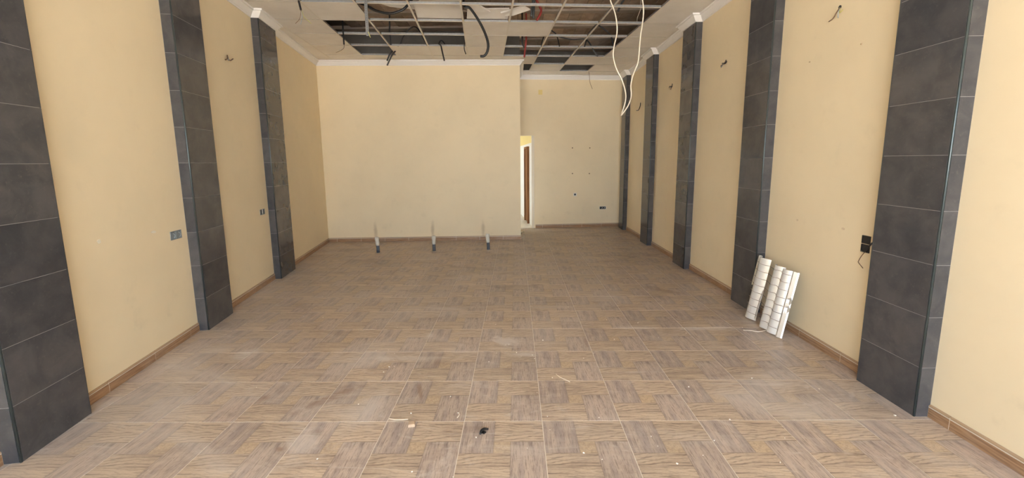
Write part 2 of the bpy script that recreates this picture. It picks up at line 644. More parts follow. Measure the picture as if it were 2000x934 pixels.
# ------------------------------------------------------------------ floor
fl = MB()
fl.prism([(lx(YF) - 0.1, YF), (RX + 0.1, YF), (RX + 0.1, 9.75), (-0.2, 9.6), (-0.2, 8.1), (lx(8.1) - 0.1, 8.1)], -0.12, -0.0018)
floor = struct(fl.build('floor', GROUT))
T, X0, Y0, G = 0.45, 0.14436, 2.23463, 0.0021
full = MB().prism([(G, G), (T - G, G), (T - G, T - G), (G, T - G)], -0.010, 0.0, inset=0.0009).mesh('floor_tile', FLOOR)
dusty = on_z(850, 500)
for j in range(-7, 17):
    for i in range(-9, 6):
        ax, ay = X0 + i * T, Y0 + j * T
        poly = [(ax + G, ay + G), (ax + T - G, ay + G), (ax + T - G, ay + T - G), (ax + G, ay + T - G)]
        cl = in_room(poly, 0.03)
        if not cl:
            continue
        if j < -2:              # behind the picture's lower edge
            continue
        isd = ax < dusty.x < ax + T and ay < dusty.y < ay + T
        if abs(area(cl) - area(poly)) < 1e-6 and not isd:
            link('floor_tile', full, floor, (ax, ay, 0))
        else:
            MB().prism([(p[0] - ax, p[1] - ay) for p in cl], -0.010, 0.0, inset=0.0009).build('floor_tile', FLOOR_D if isd else FLOOR, floor, (ax, ay, 0))
near_y = Y0 - 2 * T
st = MB()
st.box((lx(YF), YF, -0.011), (RX, near_y - G, -0.0002))
st.build('floor_strip', FLOOR, floor)

# ------------------------------------------------------------------ walls
TH = 0.14


def wall(name, a, b, z0, z1, thick=TH, mats=(PAINT, PLASTER), split=CEIL - 0.02, parent=None):
    """wall whose visible face runs a->b, thickness to the left of that direction"""
    a, b = Vector(a), Vector(b)
    d = (b - a).normalized()
    n = Vector((-d.y, d.x)) * thick
    mb = MB()
    poly = [tuple(a), tuple(b), tuple(b + n), tuple(a + n)]
    if split is not None and z0 < split < z1:
        mb.prism(poly, z0, split, 0)
        mb.prism(poly, split, z1, 1)
    else:
        mb.prism(poly, z0, z1, 0)
    o = mb.build(name, list(mats), parent)
    return o if parent is not None else struct(o)


wall('wall_left', (lx(YF), YF), (lx(8.1), 8.1), -0.12, SLAB)
wall('wall_right', (RX, 9.75), (RX, YF), -0.12, SLAB)
# block at the back: front face, and its end facing the passage
blk = MB()
blk_poly = [tuple(BL + Vector((-0.1, -0.004))), tuple(BR), (BR.x, 8.65), (BR.x - 0.14, 8.65), (BR.x - 0.14, BR.y + 0.13), (BL.x - 0.1, BL.y + 0.13)]
blk.prism(blk_poly, -0.12, CEIL - 0.02, 0)
blk.prism(blk_poly, CEIL - 0.02, SLAB, 1)
struct(blk.build('wall_back', [PAINT_B, PLASTER]))
# far wall with the doorway at its left end
DX0, DX1, DH = -0.36, 0.375, 2.037
fd = Vector((1, SF)).normalized()
wall('wall_far', (DX1, fy(DX1)), (RX, fy(RX)), -0.12, SLAB, 0.12)
wall('wall_far_header', (DX0, fy(DX0)), (DX1, fy(DX1)), DH, SLAB, 0.12)
wall('wall_far_stub', (-0.9, fy(-0.9)), (DX0, fy(DX0)), -0.12, SLAB, 0.12)
# side of the passage hidden behind the block
wall('wall_passage', (-0.9, 8.0), (-0.9, 9.3), -0.12, SLAB, 0.12)
# front lintel, parapet sides
lint = MB().box((lx(YF) - 0.14, YF - 0.2, 2.95), (RX + 0.14, YF, SLAB + 0.3))
struct(lint.build('wall_front', FACADE))
lp = MB().box((lx(YF) - 2.5, YF - 0.2, -0.1), (lx(YF), YF, SLAB + 0.3))
struct(lp.build('wall_front_left', FACADE))
rp = MB().box((RX, YF - 0.2, -0.1), (RX + 2.5, YF, SLAB + 0.3))
struct(rp.build('wall_front_right', FACADE))
gr = MB().box((-40, -60, -0.3), (40, YF - 0.0, -0.02))
struct(gr.build('pavement', PAVE))

# white reveal strip on the door edge
rv = MB()
a = Vector((DX1, fy(DX1)))
rv.prism([(a.x - 0.012, a.y - 0.006), (a.x + 0.045, a.y - 0.003), (a.x + 0.045, a.y + 0.003), (a.x + 0.003, a.y + 0.003), (a.x + 0.003, a.y + 0.125), (a.x - 0.012, a.y + 0.125)], 0.0, DH)
struct(rv.build('trim_5', mat_paint('reveal_paint', (0.74, 0.67, 0.55), False)))

# ------------------------------------------------------------------ room behind the doorway, with daylight from its own side window
HY0 = 9.42
hp0, hp1 = Vector((0.39, 9.42)), Vector((0.02, 13.2))
hz = 1.90  # hall's right wall is white below this height, yellow above
hw = MB()
d = (hp1 - hp0).normalized()
nrm = Vector((d.y, -d.x)) * 0.1
pol = [tuple(hp0), tuple(hp0 + nrm), tuple(hp1 + nrm), tuple(hp1)]
hw.prism(pol, -0.12, hz, 0)
hw.prism(pol, hz, 2.9, 1)
struct(hw.build('wall_hall_right', [HALLW, HALLY]))
hb = MB()
hb.box((-3.0, 13.2, -0.12), (0.3, 13.32, 1.9), 0).box((-3.0, 13.2, 1.9), (0.3, 13.32, 2.9), 1)
struct(hb.build('wall_hall_back', [HALLW, HALLY]))
hl = MB()
hl.box((-3.1, 9.4, -0.12), (-3.0, 13.3, 0.9), 0).box((-3.1, 9.4, 2.1), (-3.0, 13.3, 2.9), 1)
hl.box((-3.1, 9.4, 0.9), (-3.0, 10.2, 2.1), 0).box((-3.1, 12.4, 0.9), (-3.0, 13.3, 2.1), 0)
struct(hl.build('wall_hall_left', [HALLW, HALLY]))
hf2 = MB().box((-3.0, 9.28, -0.12), (-0.9, 9.4, 2.9), 0)
struct(hf2.build('wall_hall_front', [HALLW]))
struct(MB().box((-3.1, 9.3, 2.9), (0.6, 13.4, 3.0)).build('ceiling_hall', HALLY))
struct(MB().prism([(-3.1, 9.3), (0.42, 9.3), (0.42, 9.45), (0.15, 13.3), (-3.1, 13.3)], -0.12, 0.001).build('floor_hall', HFLOOR))
# brown door leaf in the hall's right wall
yA, yB = 9.98, 10.62
pA = hp0 + d * (yA - hp0.y)
pB = hp0 + d * (yB - hp0.y)
ang = math.atan2(d.y, d.x)
door = struct(link('door_1', None, None, (pA.x, pA.y, 0.0), ang))
L = (pB - pA).length
MB().box((0.05, 0.0, 0.02), (L - 0.05, 0.028, 1.78)).build('door_leaf', DOORW, door)
MB().box((0.0, 0.0, 0.0), (0.05, 0.05, 1.83)).build('door_jamb', DOORW, door)
MB().box((L - 0.05, 0.0, 0.0), (L, 0.05, 1.83)).build('door_jamb', DOORW, door)
MB().box((0.05, 0.0, 1.78), (L - 0.05, 0.05, 1.83)).build('door_head', DOORW, door)
MB().box((L, 0.0, 0.0), (L + 0.35, 0.012, 0.08)).build('skirting_board', DOORW, door)
# threshold of broken mortar at the block's corner
th = MB()
random.seed(3)
for k in range(46):
    px = BR.x + random.uniform(-0.005, 0.075)
    py = BR.y + random.uniform(-0.16, 1.25)
    r = random.uniform(0.008, 0.024)
    n = random.randint(4, 6)
    a0 = random.random() * 6
    pl = [(px + math.cos(a0 + 6.283 * q / n) * r * random.uniform(.7, 1.2), py + math.sin(a0 + 6.283 * q / n) * r * random.uniform(.7, 1.2)) for q in range(n)]
    th.prism(pl, -0.001, random.uniform(0.004, 0.014))
tag(th.build('mortar_rubble', RUBBLE), 'strip of crumbled mortar beside the end of the back wall', 'rubble', kind='stuff')

# ------------------------------------------------------------------ slab over the ceiling: joists and clay blocks
sl = MB().box((-4.2, YF - 0.2, SLAB + 0.02), (RX + 0.2, 10.0, SLAB + 0.3))
slab = struct(sl.build('ceiling_slab', MORTAR))
joist = MB()
joist.prism([(-4.0, 0), (RX, 0), (RX, 0.12), (-4.0, 0.12)], SLAB - 0.035, SLAB + 0.03)
jm = joist.mesh('ceiling_joist', SLABM)
BWX, BDY, JP = 0.205, 0.63, 0.75
bm_ = MB()
bm_.prism([(0.004, 0), (BWX - 0.004, 0), (BWX - 0.004, BDY), (0.004, BDY)], SLAB - 0.004, SLAB + 0.03)
bmesh_ = bm_.mesh('ceiling_block', BLOCK)
for k in range(-8, 5):
    yj = 6.83 + JP * k
    if yj > 9.9:
        continue
    link('ceiling_joist', jm, slab, (0, yj, 0))
    if k < -2:
        continue
    for i in range(25):
        xx = RX - 0.07 - (i + 1) * BWX
        o = link('ceiling_block', bmesh_, slab, (xx, yj + 0.12, random.uniform(-0.004, 0.004)))

# ------------------------------------------------------------------ suspended ceiling, turned a little against the room
TA = 0.077
ca, sa = math.cos(TA), math.sin(TA)
P_, GX0, GY0 = 0.602, 0.385 - 5 * 0.602, 5.22


def g2w(x, y):
    return (x * ca - y * sa, x * sa + y * ca)


ceil = struct(link('ceiling', None))
OPEN = {-1: (1, 2, 3, 4, 5, 6, 7), 0: (2, 3, 4, 5, 6, 7), 1: (1, 2, 3, 6, 7), 2: (1, 2, 3, 5, 6, 7), 3: (1, 5, 6, 7), 4: (6,), 5: (5, 7), -2: (2, 3, 5, 6), -3: (3, 5)}  # nearest rows, out of view, have tiles left out to light the void above
ct_full = MB().prism([(0.004, 0.004), (P_ - 0.004, 0.004), (P_ - 0.004, P_ - 0.004), (0.004, P_ - 0.004)], 0.006, 0.021).mesh('ceiling_tile', CTILE)


def tee(L):
    mb = MB()
    mb.box((0, -0.012, 0.0), (L, 0.012, 0.0015), 0)
    mb.box((0, -0.0015, 0.0015), (L, 0.0015, 0.028), 1)
    mb.box((0, -0.003, 0.024), (L, 0.003, 0.030), 1)
    return mb.mesh('cross_tee', [TFLANGE, GALV])


ct_mesh = tee(P_ - 0.024)
for j in range(-10, 8):
    for k in range(-2, 11):
        gx, gy = GX0 + k * P_, GY0 + j * P_
        cell = [g2w(gx, gy), g2w(gx + P_, gy), g2w(gx + P_, gy + P_), g2w(gx, gy + P_)]
        if min(p[1] for p in cell) < YF + 0.02:
            continue
        cl = in_room(cell, -0.01)
        if not cl:
            continue
        if k not in OPEN.get(j, ()):
            w = g2w(gx, gy)
            if abs(area(cl) - area(cell)) < 1e-5:
                link('ceiling_tile', ct_full, ceil, (*w, CEIL), TA)
            else:
                pl = []
                for p in cl:
                    q = Vector((p[0] - w[0], p[1] - w[1]))
                    pl.append((q.x * ca + q.y * sa, -q.x * sa + q.y * ca))
                MB().prism(pl, 0.006, 0.021).build('ceiling_tile', CTILE, ceil, (*w, CEIL), TA)
        # cross tee along the near side of this cell
        a_, b_ = g2w(gx + 0.012, gy), g2w(gx + P_ - 0.012, gy)
        if all(in_room([(q[0] - .03, q[1] - .03), (q[0] + .03, q[1] - .03), (q[0] + .03, q[1] + .03), (q[0] - .03, q[1] + .03)], -0.0) for q in (a_, b_)) and \
                lx(a_[1]) + 0.02 < a_[0] and b_[0] < RX - 0.02:
            link('cross_tee', ct_mesh, ceil, (*a_, CEIL), TA)
for k in range(-2, 11):
    gx = GX0 + k * P_
    ys = [GY0 + s_ * 0.1 for s_ in range(-60, 48)]
    ok = []
    for y in ys:
        w = g2w(gx, y)
        if w[0] > lx(w[1]) + 0.03 and w[0] < RX - 0.03 and YF + 0.05 < w[1] < (by(w[0]) - 0.03 if w[0] < BR.x + 0.02 else fy(w[0]) - 0.03):
            ok.append(y)
    if len(ok) < 3:
        continue
    me = tee(ok[-1] - ok[0])
    me.name = 'main_runner'
    link('main_runner', me, ceil, (*g2w(gx, ok[0]), CEIL - 0.0003), TA + math.pi / 2)


# ------------------------------------------------------------------ pilasters clad in dark tiles
PROT = 0.088


def pilaster(near, ang, width, side, label):
    """near: wall point at the edge towards the street; ang: direction of the wall; side +1 left wall, -1 right wall"""
    root = thing('pilaster', label, 'pillar', (near[0], near[1], 0), ang)
    ZT = CEIL - 0.085
    s = side
    # local x: along the wall into the room, local y*: out of the wall (towards the room)
    core = MB().box((0.0014, min(0.0, -s * (PROT - 0.0014)), 0), (width - 0.0014, max(0.0, -s * (PROT - 0.0014)), ZT))
    core.build('core', PGROUT, root)
    h, g = 0.30, 0.0013
    nrow = int(math.ceil(ZT / h))

    def face(w, z0, z1):
        return MB().prism([(0.010, z0 + g), (w - 0.002, z0 + g), (w - 0.002, z1 - g), (0.010, z1 - g)], 0.0, 0.011, inset=0.0006)
    for r in range(nrow):
        z0, z1 = r * h, min((r + 1) * h, ZT)
        f = face(width, z0, z1)
        # room face: map (x, z, out)
        f.v = [(p[0], -s * (PROT - 0.011 + p[2]), p[1]) for p in f.v]
        f.build('wall_tile', STONE, root)
        e = face(PROT, z0, z1)
        # street-side face: out-of-wall direction runs along local y, face looks along -x
        e.v = [(0.011 - p[2], -s * (PROT - p[0]), p[1]) for p in e.v]
        e.build('wall_tile', STONE, root)
        e2 = face(PROT, z0, z1)
        e2.v = [(width - 0.011 + p[2], -s * (PROT - p[0]), p[1]) for p in e2.v]
        e2.build('wall_tile', STONE, root)
    tr = MB().tube([(0.006, -s * (PROT - 0.006), 0), (0.006, -s * (PROT - 0.006), ZT)], 0.0065, 8)
    tr.build('corner_trim', EDGE, root, smooth=True)
    tr = MB().tube([(width - 0.006, -s * (PROT - 0.006), 0), (width - 0.006, -s * (PROT - 0.006), ZT)], 0.0065, 8)
    tr.build('corner_trim', EDGE, root, smooth=True)
    return root


LANG = math.atan2(1, -LS)
PL = []
for y, w, lab in ((1.890, 0.430, 'dark slate-tiled pilaster closest to the street on the wall opposite the leaning reflector'),
                  (3.580, 0.435, 'dark slate-tiled pilaster right beside the grey double socket box'),
                  (5.262, 0.510, 'dark slate-tiled pilaster closest to the wall with the three pipe stubs')):
    PL.append((y, w))
    pilaster((lx(y), y), LANG, w, 1, lab)
PR = []
for y, w, lab in ((2.263, 0.415, 'dark slate-tiled pilaster touching the black socket box with a dangling wire'),
                  (3.945, 0.405, 'dark slate-tiled pilaster just behind the leaning silver reflector'),
                  (5.625, 0.405, 'middle one of the five dark tiled pilasters on the reflector wall'),
                  (7.250, 0.395, 'dark tiled pilaster second from the far corner on the reflector wall'),
                  (8.930, 0.345, 'dark tiled pilaster in the far corner beside the wall with four plugs')):
    PR.append((y, w))
    pilaster((RX, y), math.pi / 2, w, -1, lab)


# ------------------------------------------------------------------ cornice mouldings
PROFILE = [(0.0, -0.088), (0.010, -0.088), (0.012, -0.076), (0.020, -0.070), (0.052, -0.030), (0.056, -0.022), (0.072, -0.020), (0.076, -0.012), (0.076, -0.0005), (0.0, -0.0005)]


def sweep(path, prof, zbase, side):
    """path of xy points; room lies to side (+1 left of travel, -1 right)"""
    n = len(path)
    P = [Vector(p) for p in path]
    N = []
    for k in range(n - 1):
        d = (P[k + 1] - P[k]).normalized()
        N.append(Vector((-d.y, d.x)) * side)
    mb = MB()
    rows = []
    for k in range(n):
        if k == 0:
            mv = N[0]
        elif k == n - 1:
            mv = N[-1]
        else:
            a, b = N[k - 1], N[k]
            mv = (a + b) / (1 + a.dot(b))
        rows.append([(P[k].x + mv.x * q, P[k].y + mv.y * q, zbase + z) for q, z in prof])
    L = len(prof)
    for k in range(n):
        mb.v += rows[k]
    for k in range(n - 1):
        for a in range(L):
            b = (a + 1) % L
            f = (k * L + a, k * L + b, (k + 1) * L + b, (k + 1) * L + a)
            mb.f.append(f if side < 0 else f[::-1])
            mb.mi.append(0)
    mb.f.append(tuple(range(L)))
    mb.f.append(tuple((n - 1) * L + a for a in reversed(range(L))))
    mb.mi += [0, 0]
    return mb


ld = Vector((-LS, 1)).normalized()
ln = Vector((ld.y, -ld.x))
pathL = [(lx(YF + .01), YF + .01)]
for y, w in PL:
    a = Vector((lx(y), y))
    b = a + ld * w
    pathL += [tuple(a), tuple(a + ln * PROT), tuple(b + ln * PROT), tuple(b)]
yc = (BL.y - 0.0)
pathL.append((lx(7.79), 7.79))
struct(sweep(pathL, PROFILE, CEIL, -1).build('trim_1', WHITE))
pathB = [(lx(7.79), by(lx(7.79))), (BR.x, BR.y), (BR.x, 9.255)]
struct(sweep(pathB, PROFILE, CEIL, -1).build('trim_2', WHITE))
pathF = [(-0.02, fy(-0.02)), (RX, fy(RX))]
struct(sweep(pathF, PROFILE, CEIL, -1).build('trim_3', WHITE))
pathR = [(RX, YF + .01)]
for y, w in PR:
    pathR += [(RX, y), (RX - PROT, y), (RX - PROT, y + w), (RX, y + w)]
pathR.append((RX, fy(RX)))
struct(sweep(pathR, PROFILE, CEIL, 1).build('trim_4', WHITE))

# ------------------------------------------------------------------ skirting tiles
SKP = [(0.0, 0.0), (0.011, 0.0), (0.011, 0.058), (0.0085, 0.0605), (0.0085, 0.0625), (0.011, 0.065), (0.010, 0.072), (0.005, 0.077), (0.0, 0.077)]


def skirt_piece(L):
    mb = MB()
    n = len(SKP)
    mb.v = [(0.002, -d_, z) for d_, z in SKP] + [(L - 0.002, -d_, z) for d_, z in SKP]
    for a in range(n):
        b = (a + 1) % n
        mb.f.append((a, b, n + b, n + a))
        mb.mi.append(0)
    mb.f += [tuple(reversed(range(n))), tuple(range(n, 2 * n))]
    mb.mi += [0, 0]
    return mb.mesh('skirting_tile', SKIRT)


sk_full = skirt_piece(0.45)


def skirting(root, a, b, start=0.0):
    """run along the visible wall foot a->b with the room to the right of travel"""
    a, b = Vector(a), Vector(b)
    L = (b - a).length
    d = (b - a) / L
    ang = math.atan2(d.y, d.x)
    # mortar bed seen in the joints
    mb = MB().box((0, -0.0100, 0.0), (L, 0.0, 0.070))
    mb.build('mortar_bed', GROUT, root, (a.x, a.y, 0), ang)
    t = -start
    while t < L - 0.004:
        s0, s1 = max(t, 0), min(t + 0.45, L)
        if s1 - s0 > 0.02:
            me = sk_full if s1 - s0 > 0.4499 else skirt_piece(s1 - s0)
            q = a + d * s0
            link('skirting_tile', me, root, (q.x, q.y, 0), ang)
        t += 0.45


bl_ = struct(link('baseboard_left', None))
segs = [YF]
for y, w in PL:
    segs += [y, y + w * ld.y]
segs.append(7.79)
for i in range(0, len(segs), 2):
    y0, y1 = segs[i], segs[i + 1]
    skirting(bl_, (lx(y0), y0), (lx(y1), y1), 0.2)
bb_ = struct(link('baseboard_back', None))
skirting(bb_, (lx(7.79), by(lx(7.79))), (BR.x + 0.008, BR.y), 0.29)
bf_ = struct(link('baseboard_far', None))
skirting(bf_, (DX1 + 0.07, fy(DX1 + 0.07)), (RX, fy(RX)), 0.29)
br_ = struct(link('baseboard_right', None))
segs = [fy(RX)]
for y, w in reversed(PR):
    segs += [y + w, y]
segs.append(YF)
for i in range(0, len(segs), 2):
    skirting(br_, (RX, segs[i]), (RX, segs[i + 1]), 0.33)

# ------------------------------------------------------------------ three pipe stubs
for (u, v, top, lab) in ((739, 494, 0.268, 'grey drain stub with white wrapped top farthest from the doorway'),
                         (848, 491, 0.263, 'middle grey drain stub with white wrapped top, standing in a pale patch'),
                         (954, 488, 0.274, 'grey drain stub with white wrapped top closest to the doorway')):
    q = on_z(u, v)
    root = thing('pipe_stub', lab, 'pipe', (q.x, q.y, 0), random.random() * 6, 'pipe stubs before the back wall')
    k = top / 0.27
    lean = random.uniform(-0.012, 0.012)
    MB().tube([(0, 0, -0.01), (0, 0, 0.06), (lean * .5, 0, 0.135 * k)], 0.027, 14).build('pipe', PIPEG, root, smooth=True)
    pts = [(lean * .5, 0, 0.125 * k), (lean * .6, 0, 0.16 * k), (lean * .8, 0.004, 0.20 * k), (lean, 0.004, 0.235 * k), (lean, 0, top)]
    prof = lambda t, i: (0.029, 0.034, 0.032, 0.036, 0.030)[i]
    wr = MB().tube(pts, 0.03, 12, rad=prof)
    wr.build('wrapped_top', PIPEW, root, smooth=True)
    col = MB()
    n = 11
    pl = [(math.cos(6.283 * i / n) * random.uniform(0.034, 0.075), math.sin(6.283 * i / n) * random.uniform(0.034, 0.06)) for i in range(n)]
    col.prism(pl, -0.001, 0.006)
    col.build('mortar_collar', RUBBLE, root)

# ------------------------------------------------------------------ leaning louvre reflector from a ceiling light
B0, B1 = Vector((2.225, 3.875, 0.004)), Vector((2.212, 3.350, 0.004))
T0 = Vector((2.322, 3.870, 0.565))
uax = (B1 - B0).normalized()
wax = (T0 - B0)
HH = 0.585
wax = (wax - uax * wax.dot(uax)).normalized()
nax = uax.cross(wax)
if nax.x > 0:
    nax = -nax
MR = Matrix((uax, wax, nax)).transposed().to_4x4()
MR.translation = B0
refl = tag(bpy.data.objects.new('light_reflector', None), 'silver louvred light reflector leaning against the cream wall', 'reflector')
COL.objects.link(refl)
refl.matrix_world = MR


def trough(prof, w0, w1, name, mat, smooth=True, seg=10, notch=None):
    """sheet bent to prof [(u, n)], running w0->w1, with a little thickness"""
    mb = MB()
    L = len(prof)
    t = 0.0012
    for side in (0, 1):
        for k in range(seg + 1):
            w = w0 + (w1 - w0) * k / seg
            for i, (u, n) in enumerate(prof):
                du = 0.0
                if notch and (i == notch[0]):
                    for (nw, nh, dep) in notch[1]:
                        if abs(w - nw) < nh:
                            du = dep
                mb.v.append((u + du, w, n - t * side))
    R = (seg + 1) * L
    for side in (0, 1):
        for k in range(seg):
            for i in range(L - 1):
                f = (side * R + k * L + i, side * R + k * L + i + 1, side * R + (k + 1) * L + i + 1, side * R + (k + 1) * L + i)
                mb.f.append(f if side == 0 else f[::-1])
                mb.mi.append(0)
    return mb.build(name, mat, refl, smooth=smooth)


def vridge(a, b, h, n=15):
    """bright curved sheet: rises from a, peaks in a soft ridge, falls to b"""
    out = []
    for i in range(n):
        t = i / (n - 1)
        out.append((a + (b - a) * t, 0.006 + h * (1 - abs(2 * t - 1) ** 2.0)))
    return out


trough(vridge(0.000, 0.150, 0.052), 0.0, HH, 'reflector_trough', ALU)
trough(vridge(0.245, 0.370, 0.050), -0.0, HH - 0.015, 'reflector_trough', ALU)
trough(vridge(0.360, 0.475, 0.046), -0.0, HH - 0.02, 'reflector_trough', ALU)
trough([(0.49, 0.0), (0.498, 0.028), (0.515, 0.030), (0.535, 0.010), (0.54, 0.0)], -0.0, HH - 0.015, 'side_rail', ALUM, False, 24,
       (3, [(0.33, 0.022, -0.012), (0.25, 0.02, -0.010)]))
trough([(-0.022, 0.0), (-0.016, 0.030), (-0.004, 0.030), (0.0, 0.004)], 0.30, HH + 0.004, 'side_rail', ALUM, False)
def ridge_n(u):
    n = 0.034
    for a_, b_, h_ in ((0.0, 0.150, 0.052), (0.245, 0.370, 0.050), (0.360, 0.475, 0.046)):
        if a_ <= u <= b_:
            n = max(n, 0.0085 + h_ * (1 - abs(2 * (u - a_) / (b_ - a_) - 1) ** 2.0))
    return n


for k in range(8):
    w = 0.060 + k * 0.067
    P = [(-0.004 + 0.515 * i / 40, w + 0.004 * math.sin(i * 0.5), ridge_n(-0.004 + 0.515 * i / 40)) for i in range(41)]
    MB().tube(P, 0.0018, 5).build('louvre_blade', LWIRE, refl)
for u in (0.150, 0.170):
    MB().tube(curve([(u, 0.02, 0.02), (u + 0.012, 0.2, 0.026), (u + 0.02, 0.30, 0.022)], 0.05), 0.0022, 6).build('spring_wire', LWIRE, refl, smooth=True)
cab = [on_z(u, v, 0.004) for u, v in ((1452, 645), (1468, 646), (1480, 648), (1493, 646), (1505, 641))]
tag(MB().tube(curve(cab, 0.02), 0.0035, 6).build('floor_cable', WCABLE, smooth=True), 'pale thin cable lying at the foot of the leaning reflector', 'cable')


# ------------------------------------------------------------------ wall boxes and sockets
def wall_frame(kind):
    if kind == 'L':
        return Vector((ld.x, ld.y, 0)), Vector((ln.x, ln.y, 0))
    if kind == 'R':
        return Vector((0, 1, 0)), Vector((-1, 0, 0))
    if kind == 'F':
        return Vector((fd.x, fd.y, 0)), Vector((fd.y, -fd.x, 0))
    return Vector((1, 0, 0)), Vector((0, -1, 0))


def on_wall(kind, u, v, off=0.0):
    a, n = wall_frame(kind)
    p = {'L': (lx(2), 2, 0), 'R': (RX, 2, 0), 'F': (FA.x, FA.y, 0)}[kind]
    return on_plane(u, v, Vector(p) + n * off, n)


def wall_root(name, label, cat, kind, u, v, group=None):
    q = on_wall(kind, u, v)
    a, n = wall_frame(kind)
    ex = -n.cross(Vector((0, 0, 1)))        # local x runs along the wall, y points out of it
    o = thing(name, label, cat, (0, 0, 0), 0, group)
    M_ = Matrix((ex, n, Vector((0, 0, 1)))).transposed().to_4x4()
    M_.translation = q
    o.matrix_world = M_
    return o


def frame_box(w, h, depth, t, mat_o):
    mb = MB()
    mb.box((-w / 2, -0.002, -h / 2), (w / 2, depth, -h / 2 + t)).box((-w / 2, -0.002, h / 2 - t), (w / 2, depth, h / 2))
    mb.box((-w / 2, -0.002, -h / 2 + t), (-w / 2 + t, depth, h / 2 - t)).box((w / 2 - t, -0.002, -h / 2 + t), (w / 2, depth, h / 2 - t))
    return mb


def offset(mb, dx, dz):
    mb.v = [(p[0] + dx, p[1], p[2] + dz) for p in mb.v]
    return mb


o = wall_root('socket_box', 'grey double socket box without cover beside a dark pilaster', 'socket', 'L', 343, 459)
for sx in (-0.037, 0.037):
    offset(frame_box(0.068, 0.070, 0.006, 0.006, None), sx, 0).build('box', BOXG, o)
    MB().box((sx - 0.029, 0, -0.03), (sx + 0.029, 0.002, 0.03)).build('back_plate', BOXG, o)
    MB().tube(curve([(sx, 0.003, 0.02), (sx + 0.012, 0.012, 0.0), (sx + 0.004, 0.006, -0.022)], 0.01), 0.002, 6).build('wire', WIRE_BL, o, smooth=True)
o = wall_root('socket_box', 'small dark double socket box with pale middle post on the slanting wall', 'socket', 'L', 512, 414)
for sx in (-0.036, 0.036):
    offset(frame_box(0.056, 0.068, 0.005, 0.006, None), sx, 0).build('box', BOXG, o)
    MB().box((sx - 0.022, 0, -0.028), (sx + 0.022, 0.002, 0.028)).build('back_plate', BOXB, o)
MB().box((-0.008, 0, -0.02), (0.008, 0.006, 0.028)).build('post', SOCKW, o)
o = wall_root('socket_box', 'black open socket box with white rim low on the far wall', 'socket', 'F', 1177, 406)
frame_box(0.150, 0.070, 0.006, 0.006, None).build('rim', SOCKW, o)
MB().box((-0.069, 0, -0.029), (0.069, 0.002, 0.029)).build('back_plate', BOXB, o)
for sx in (-0.02, 0.03):
    MB().tube(curve([(sx, 0.003, 0.015), (sx + 0.014, 0.01, 0.002), (sx - 0.004, 0.006, -0.018)], 0.01), 0.003, 6).build('wire', SOCKW, o, smooth=True)
o = wall_root('cable_outlet', 'white square plate with a round black hole on the far wall', 'outlet', 'F', 1123, 380)
hol = MB()
ring_o = [(-0.037, -0.037), (0, -0.037), (0.037, -0.037), (0.037, 0), (0.037, 0.037), (0, 0.037), (-0.037, 0.037), (-0.037, 0)]
ri = [(math.cos(math.radians(a_)) * 0.024, math.sin(math.radians(a_)) * 0.024) for a_ in (225, 270, 315, 0, 45, 90, 135, 180)]
for k in range(8):
    j = (k + 1) % 8
    hol.quad([(ring_o[k][0], 0.005, ring_o[k][1]), (ri[k][0], 0.005, ri[k][1]), (ri[j][0], 0.005, ri[j][1]), (ring_o[j][0], 0.005, ring_o[j][1])])
    hol.quad([(ri[k][0], 0.005, ri[k][1]), (ri[k][0], 0.0, ri[k][1]), (ri[j][0], 0.0, ri[j][1]), (ri[j][0], 0.005, ri[j][1])])
    hol.quad([(ring_o[k][0], 0.0, ring_o[k][1]), (ring_o[k][0], 0.005, ring_o[k][1]), (ring_o[j][0], 0.005, ring_o[j][1]), (ring_o[j][0], 0.0, ring_o[j][1])])
hol.build('plate', SOCKW, o)
MB().tube([(0, 0.0005, 0), (0, 0.0025, 0)], 0.025, 16).build('hole', BOXB, o)
o = wall_root('socket_box', 'black double socket box with a bent wire dangling against a pilaster', 'socket', 'R', 1692, 477)
for sz in (-0.030, 0.030):
    offset(frame_box(0.066, 0.054, 0.008, 0.005, None), 0, sz).build('box', BOXB, o)
    MB().box((-0.029, 0, sz - 0.024), (0.029, 0.004, sz + 0.024)).build('back_plate', BOXB, o)
MB().tube(curve([(0.052, 0.004, 0.02), (0.036, 0.012, -0.012), (0.015, 0.016, -0.045), (0.0, 0.012, -0.052), (-0.028, 0.006, -0.050)], 0.01), 0.005, 7).build('cable', BOXB, o, smooth=True)
MB().tube(curve([(0.018, 0.014, -0.045), (-0.005, 0.02, -0.085), (-0.024, 0.02, -0.125), (-0.022, 0.02, -0.135), (0.014, 0.016, -0.165)], 0.01), 0.0024, 6).build('wire', WIRE_BR, o, smooth=True)


def tuft(kind, u, v, label, wires, plug=True):
    o = wall_root('wire_tuft', label, 'wires', kind, u, v)
    if plug:
        MB().tube([(0, -0.001, 0), (0, 0.004, 0)], 0.013, 12).build('conduit_mouth', GREYP, o)
    a, n = wall_frame(kind)
    inv = o.matrix_world.inverted()
    for pts, mat, r in wires:
        P = []
        for i, (uu, vv) in enumerate(pts):
            q = inv @ on_wall(kind, uu, vv, 0.004 + 0.03 * math.sin(math.pi * min(1, i / max(1, len(pts) - 1)) * .8))
            P.append(q)
        MB().tube(curve(P, 0.012), r, 6).build('wire', mat, o, smooth=True)


